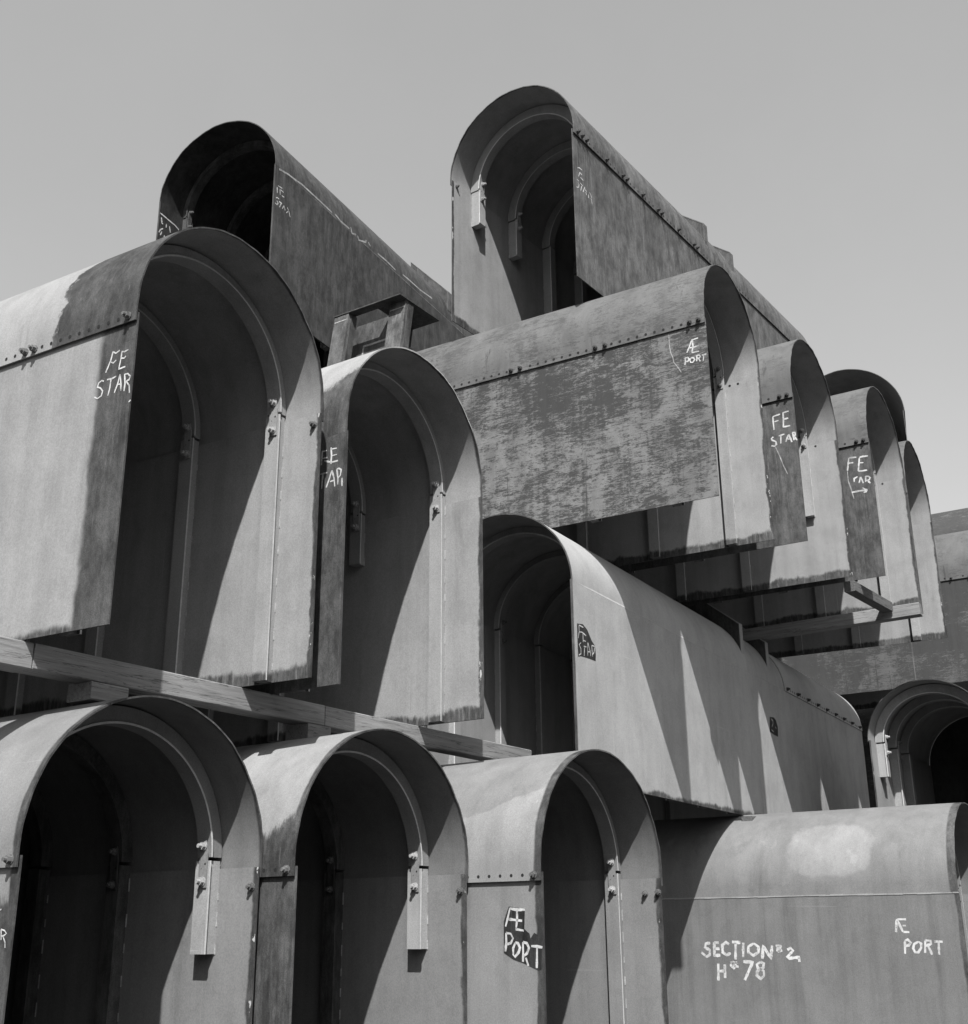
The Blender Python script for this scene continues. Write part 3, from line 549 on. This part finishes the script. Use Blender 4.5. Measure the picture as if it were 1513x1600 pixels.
# bottom row, standing on the ground, open to the right front
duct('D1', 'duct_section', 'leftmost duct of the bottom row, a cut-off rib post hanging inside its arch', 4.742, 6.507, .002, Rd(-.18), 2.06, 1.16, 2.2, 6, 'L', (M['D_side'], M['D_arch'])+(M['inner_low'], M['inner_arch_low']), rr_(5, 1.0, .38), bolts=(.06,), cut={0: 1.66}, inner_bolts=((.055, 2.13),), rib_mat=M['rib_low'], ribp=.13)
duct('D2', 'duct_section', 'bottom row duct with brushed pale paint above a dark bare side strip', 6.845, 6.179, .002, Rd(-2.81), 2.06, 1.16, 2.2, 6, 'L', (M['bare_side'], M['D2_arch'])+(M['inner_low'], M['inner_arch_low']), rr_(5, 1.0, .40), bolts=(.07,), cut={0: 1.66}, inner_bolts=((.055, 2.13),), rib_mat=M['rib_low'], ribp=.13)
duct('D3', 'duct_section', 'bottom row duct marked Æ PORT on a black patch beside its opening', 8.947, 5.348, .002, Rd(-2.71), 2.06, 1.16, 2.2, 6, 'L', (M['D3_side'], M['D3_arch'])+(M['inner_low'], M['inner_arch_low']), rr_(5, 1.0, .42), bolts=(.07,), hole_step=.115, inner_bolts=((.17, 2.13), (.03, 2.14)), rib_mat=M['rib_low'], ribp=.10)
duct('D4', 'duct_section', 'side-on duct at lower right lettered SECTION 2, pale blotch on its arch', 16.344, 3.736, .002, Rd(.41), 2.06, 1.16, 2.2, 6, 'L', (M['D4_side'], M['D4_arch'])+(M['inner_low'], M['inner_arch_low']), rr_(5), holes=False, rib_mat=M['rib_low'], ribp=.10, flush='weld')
# second level: two sections on the long timber
A = duct('A', 'duct_section', 'large left duct on the timber beam, painted side with dark FE STAR strip', 4.974, 6.199, 1.878+E, Rd(2.62), 2.09, 1.16, 2.2, 5, 'L', (M['A_side'], M['A_arch'])+IN, rr_(4, 1.0, .38), bolts=(.07, 1.05, 1.15), hole_step=.1, inner_bolts=((.07, 2.17),))
duct('B', 'duct_section', 'tall duct on the timber beam with dark side strip and pale arch top', 7.357, 6.262, 1.868+E, Rd(-.19), 2.09, 1.16, 2.2, 5, 'L', (M['bare_side'], M['B_arch'])+IN, rr_(4, 1.05, .42), cut={1: 1.75}, holes=False, flush=True)
# the long section behind them, opening to the left front
duct('R1', 'duct_section', 'long pale duct running back right, shadow streaks and black FE STAR patch', 11.728, 6.534, 1.535+E, Rd(3.16), 2.0, .97, 2.26, 13.45, 'R', (M['R1'], M['R1'], M['inner'], M['inner_arch']), rr_(7, 1.15, .5), bolts=[8.25+.62*i for i in range(9)], split=8.13, holes=13.3, seam=True, flush=True)
# third level: four sections in a row, open to the right front
duct('U1', 'duct_section', 'weathered duct with broad flaky side plate marked Æ PORT', 12.571, 4.988, 4.772+E, Rd(2.16), 2.01, 1.18, 2.27, 6.4, 'L', (M['U1'], M['U1_arch'], M['inner'], M['inner_arch']), rr_(5, 1.1, .48), bolts=(.08, .2, 1.36, 1.5, 2.62, 2.76), hole_step=.12, holes=6)
duct('U2', 'duct_section', 'upper row duct with FE STAR strip, just right of the flaky Æ PORT duct', 15.388, 4.886, 4.937+E, Rd(.99), 2.101, 1.255, 2.132, 6.2, 'L', (M['U_side'], M['U_arch'], M['inner'], M['inner_arch']), rr_(5, 1.1, .45), bolts=(.08, .19), hole_step=.14, cut={0: 1.02}, holes=2)
duct('U3', 'duct_section', 'duct whose dark strip has chalked letters over a small arrow, upper right row', 17.816, 4.531, 4.958+E, Rd(.84), 2.132, 1.273, 2.163, 6.2, 'L', (M['U_side'], M['U_arch'], M['inner'], M['inner_arch']), rr_(5, 1.1, .45), bolts=(.08, .19), hole_step=.15, holes=2)
duct('U4', 'duct_section', 'rightmost duct of the upper row, mostly hidden behind the arrow-marked one', 20.475, 4.663, 4.942+E, Rd(2.95), 2.132, 1.273, 2.163, 6.2, 'L', (M['U_side'], M['U_arch'], M['inner'], M['inner_arch']), rr_(5, 1.1, .45), holes=False)
# top level
duct('T2', 'duct_section', 'topmost centre duct with bracket-ended ribs inside and a bolted seam along its side', 12.536, 6.727, 8.252+E, Rd(-2.0), 2.12, 1.16, 2.29, 9, 'R', (M['T2'], M['T2'], M['inner'], M['inner_arch']), rr_(6, 1.0, .47), bolts=(.09, .21, .33, .9, 1.38, 1.5, 2.0, 2.5, 2.62, 3.2, 3.75, 3.87), hole_step=.12, cut={0: 1.80, 1: 1.74}, holes=6, inner_bolts=((.1, 2.3),), ribp=.17)
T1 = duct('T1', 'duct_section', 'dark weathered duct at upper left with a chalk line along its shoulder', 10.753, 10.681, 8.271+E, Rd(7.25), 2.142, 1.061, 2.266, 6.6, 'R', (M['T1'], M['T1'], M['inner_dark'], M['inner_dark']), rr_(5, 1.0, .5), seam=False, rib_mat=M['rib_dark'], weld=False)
# further back
duct('X3', 'duct_section', 'shaded duct far behind the nested-rib opening at the right edge', 29.9, 2.6, 1.95+E, Rd(.3), 2.06, 1.23, 2.2, 9, 'L', (M['X'], M['X'], M['inner'], M['inner_arch']), (), holes=False)
duct('X1', 'duct_section', 'dark flaking duct side at the right edge, behind the upper row', 25.065, 2.6, 4.569+E, Rd(.33), 2.06, 1.23, 2.09, 9, 'L', (M['X'], M['U_arch'], M['inner'], M['inner_arch']), rr_(3), bolts=[.3+.36*i for i in range(10)], hole_step=.18, holes=5)
duct('X2', 'duct_section', 'duct of which only a dark arch top shows at the right edge', 27.5, 2.6, 5.85+E, Rd(.3), 2.06, 1.23, 2.09, 9, 'L', (M['X'], M['X'], M['inner'], M['inner_arch']), (), holes=False)
duct('Y1', 'duct_section', 'far arched opening with nested ribs and pale bracket at the right edge', 20.1, 3.80, .95+E, Rd(1.0), 1.89, .90, 1.90, 4.2, 'R', (M['R1'], M['D_arch'], M['inner'], M['rib_pale']), rr_(3, .8, .34), cut={0: 1.35}, holes=False, rib_mat=M['rib_pale'], ribp=.15, weld=False)
duct('V1', 'duct_section', 'dark round duct end peeking above the arrow-marked duct against the sky', 24.5, 5.44, 8.13+E, Rd(13.5), 2.28, 1.14, 2.2, 5, 'R', (M['X'], M['X'], M['rib_pale'], M['rib_pale']), (), holes=False)

# ---------------------------------------------------------------- shoulder brackets on the ducts that run back to the right
def local_parent(key_label):
    for o in bpy.data.objects:
        if o.type == 'EMPTY' and o.get('label', '').startswith(key_label): return o
def bracket(par, W, rise, H, v0, wd=.13, ue=.06, endh=.45, slope=.80, uend=None):
    r, rz, sk = circ(W, rise); Hc = H+sk; uend = uend or r
    sh = lambda u: Hc+(rz+T_)*math.sqrt(max(0, 1-((u-r)/(r+T_))**2))-.004
    top0 = sh(ue)+endh
    n = 14; us = [ue+(uend-ue)*i/n for i in range(n+1)]
    bm = bmesh.new()
    prof = [(u, sh(u)) for u in us]+[(uend, max(sh(uend)+.03, top0+slope*(uend-ue))), (ue, top0)]
    # web plate
    for (va, vb) in ((v0, v0+.014),):
        A_ = [bm.verts.new((-u, va, z_)) for u, z_ in prof]; B_ = [bm.verts.new((-u, vb, z_)) for u, z_ in prof]; q = len(prof)
        for i in range(q): bm.faces.new((A_[i], A_[(i+1) % q], B_[(i+1) % q], B_[i]))
        bm.faces.new(A_); bm.faces.new(B_[::-1])
    o = link('bracket_web', bm, M['rib_dark'], par)
    bm = bmesh.new()
    zt1 = max(sh(uend)+.03, top0+slope*(uend-ue))
    ring = [[(ue-.012, sh(ue)-.02), (ue, sh(ue)-.02)], [(ue-.012, top0+.012), (ue, top0)], [(uend, zt1+.012), (uend, zt1)]]
    sweep(bm, [[(-a[0], v0-.004, a[1]), (-b[0], v0-.004, b[1]), (-b[0], v0+wd, b[1]), (-a[0], v0+wd, a[1])] for a, b in ring], smooth=False)
    link('bracket_flange', bm, M['R1' if W == 2.0 else 'T2'], o)
R1o = local_parent('long pale duct'); T2o = local_parent('topmost centre duct')
bracket(R1o, 2.0, .97, 2.26, 6.12, ue=.04); bracket(R1o, 2.0, .97, 2.26, 7.42, ue=.04, endh=.40)
bracket(T2o, 2.12, 1.16, 2.29, 4.31, ue=.02, endh=.38); bracket(T2o, 2.12, 1.16, 2.29, 5.35, ue=.02, endh=.33)
bracket(T1, 2.142, 1.061, 2.266, 5.4, ue=.02, endh=.36, slope=1.06, uend=.82)

# open steel box frame standing on the back of the flaky duct
def box_frame():
    K = 1.42; o0 = Vector((13.0, 10.1, 7.5)); zt, le = 6.17, .16
    b = bpy.data.objects.new('box_frame', None); COL.objects.link(b); b.location = (o0.x, o0.y, o0.z+E)
    tag(b, 'open steel box frame with square posts, behind the arch top of the tall pale-topped duct', 'box frame')
    def blk(name, x0, x1, y0, y1, z0, z1, mat):
        k = lambda zz: -le*(zt-zz)
        bm = bmesh.new(); v = [bm.verts.new(Vector((x+k(zz), y, zz))*K-o0) for zz in (z0, z1) for y in (y0, y1) for x in (x0, x1)]
        for f in ((0, 1, 3, 2), (4, 6, 7, 5), (0, 4, 5, 1), (2, 3, 7, 6), (0, 2, 6, 4), (1, 5, 7, 3)): bm.faces.new([v[i] for i in f])
        return link(name, bm, mat, b)
    zb, zc = 5.30, 5.66
    blk('post', 8.79, 8.83, 6.74, 6.95, zb, zt, M['T2']); blk('post', 8.67, 8.71, 7.41, 7.60, zb, zt, M['T2'])
    blk('post', 8.83, 8.92, 6.735, 6.75, zb, zt, M['T1']); blk('post', 8.71, 8.80, 7.40, 7.412, zb, zt, M['T1'])
    blk('top_plate', 8.775, 9.36, 6.72, 7.10, zt, zt+.012, M['T1']); blk('top_plate', 8.66, 8.775, 6.72, 7.61, zt, zt+.012, M['T1'])
    blk('panel', 8.98, 8.99, 7.0, 7.61, zc, zt+.01, M['rib_dark']); blk('panel', 9.0, 9.36, 7.08, 7.09, zc, zt-.002, M['rib_dark'])  # panels run up dark in place of the shaded recess
    blk('chalk_line', 8.976, 8.98, 7.05, 7.42, zt-.30, zt-.275, M['chalk']); blk('chalk_line', 8.976, 8.98, 7.40, 7.42, zt-.52, zt-.30, M['chalk'])
    blk('chalk_line', 9.02, 9.4, 7.076, 7.08, zt-.26, zt-.235, M['chalk'])
    for (x0, x1, y0, y1) in ((8.787, 8.79, 6.75, 6.94), (8.667, 8.67, 7.42, 7.59)): blk('chalk_line', x0, x1, y0, y1, zt-.085, zt-.07, M['chalk'])
box_frame()

# ---------------------------------------------------------------- timbers
def timber(name, label, p0, p1, wd, ht, mat, cat='timber', group=None, seed=1, chamf=.008):
    """squared timber from p0 to p1 (bottom centre line)"""
    p0 = Vector(p0); p1 = Vector(p1); d = (p1-p0); L = d.length
    bm = bmesh.new(); q = random.Random(seed); n = max(2, int(L/.35)); rings = []
    ax = 0
    for i in range(n+1):
        t = L*i/n; j = lambda: q.uniform(-.004, .004)
        w2 = wd/2
        rings.append([(t, -w2+j(), chamf), (t, -w2+chamf, j()*.3), (t, w2-chamf, j()*.3), (t, w2+j(), chamf), (t, w2+j(), ht-chamf), (t, w2-chamf, ht), (t, -w2+chamf, ht), (t, -w2+j(), ht-chamf)])
    sweep(bm, rings, smooth=False)
    o = link(name, bm, mat); o.location = (p0.x, p0.y, p0.z+E)
    o.rotation_euler = (0, -math.asin(d.z/L), math.atan2(d.y, d.x)); tag(o, label, cat, group)
    return o
GB = 'timbers between the ducts'
timber('timber_beam', 'left end of the long timber beam, running out of the picture', (3.0, 7.11, 1.687), (5.02, 7.11, 1.687), .2, .185, M['woodX'], group=GB, seed=2)
timber('timber_beam', 'middle length of the long timber beam, below the large left duct', (5.03, 7.105, 1.69), (8.05, 7.105, 1.69), .2, .182, M['woodX'], group=GB, seed=3)
timber('timber_beam', 'right end of the long timber beam, stopping short of the long pale duct', (8.06, 7.11, 1.69), (11.55, 7.11, 1.69), .2, .18, M['woodX'], group=GB, seed=4)
timber('timber_block', 'short wooden packing block on the lower left duct, under the beam', (5.52, 7.12, 1.555), (5.85, 7.12, 1.555), .26, .13, M['woodX'], 'wood block', seed=5)
timber('timber_block', 'thin wooden packing block on the second bottom duct, under the beam', (7.82, 7.12, 1.552), (8.12, 7.12, 1.552), .26, .135, M['woodX'], 'wood block', seed=6)
timber('timber_block', 'dark wood block under the long pale duct, on the SECTION 2 duct', (16.86, 6.64, 1.40), (17.3, 6.64, 1.425), .16, .09, M['woodD'], 'wood block', seed=7)
timber('timber_beam', 'pale timber lying across the long duct below the upper right row', (19.15, 7.45, 4.56), (19.42, 4.45, 4.66), .2, .2, M['woodX'], group=GB, seed=8)
timber('timber_beam', 'dark slanting timber end sticking out under the arrow-marked duct', (17.62, 5.03, 4.745), (19.25, 4.93, 4.745), .17, .16, M['woodD'], group=GB, seed=9)
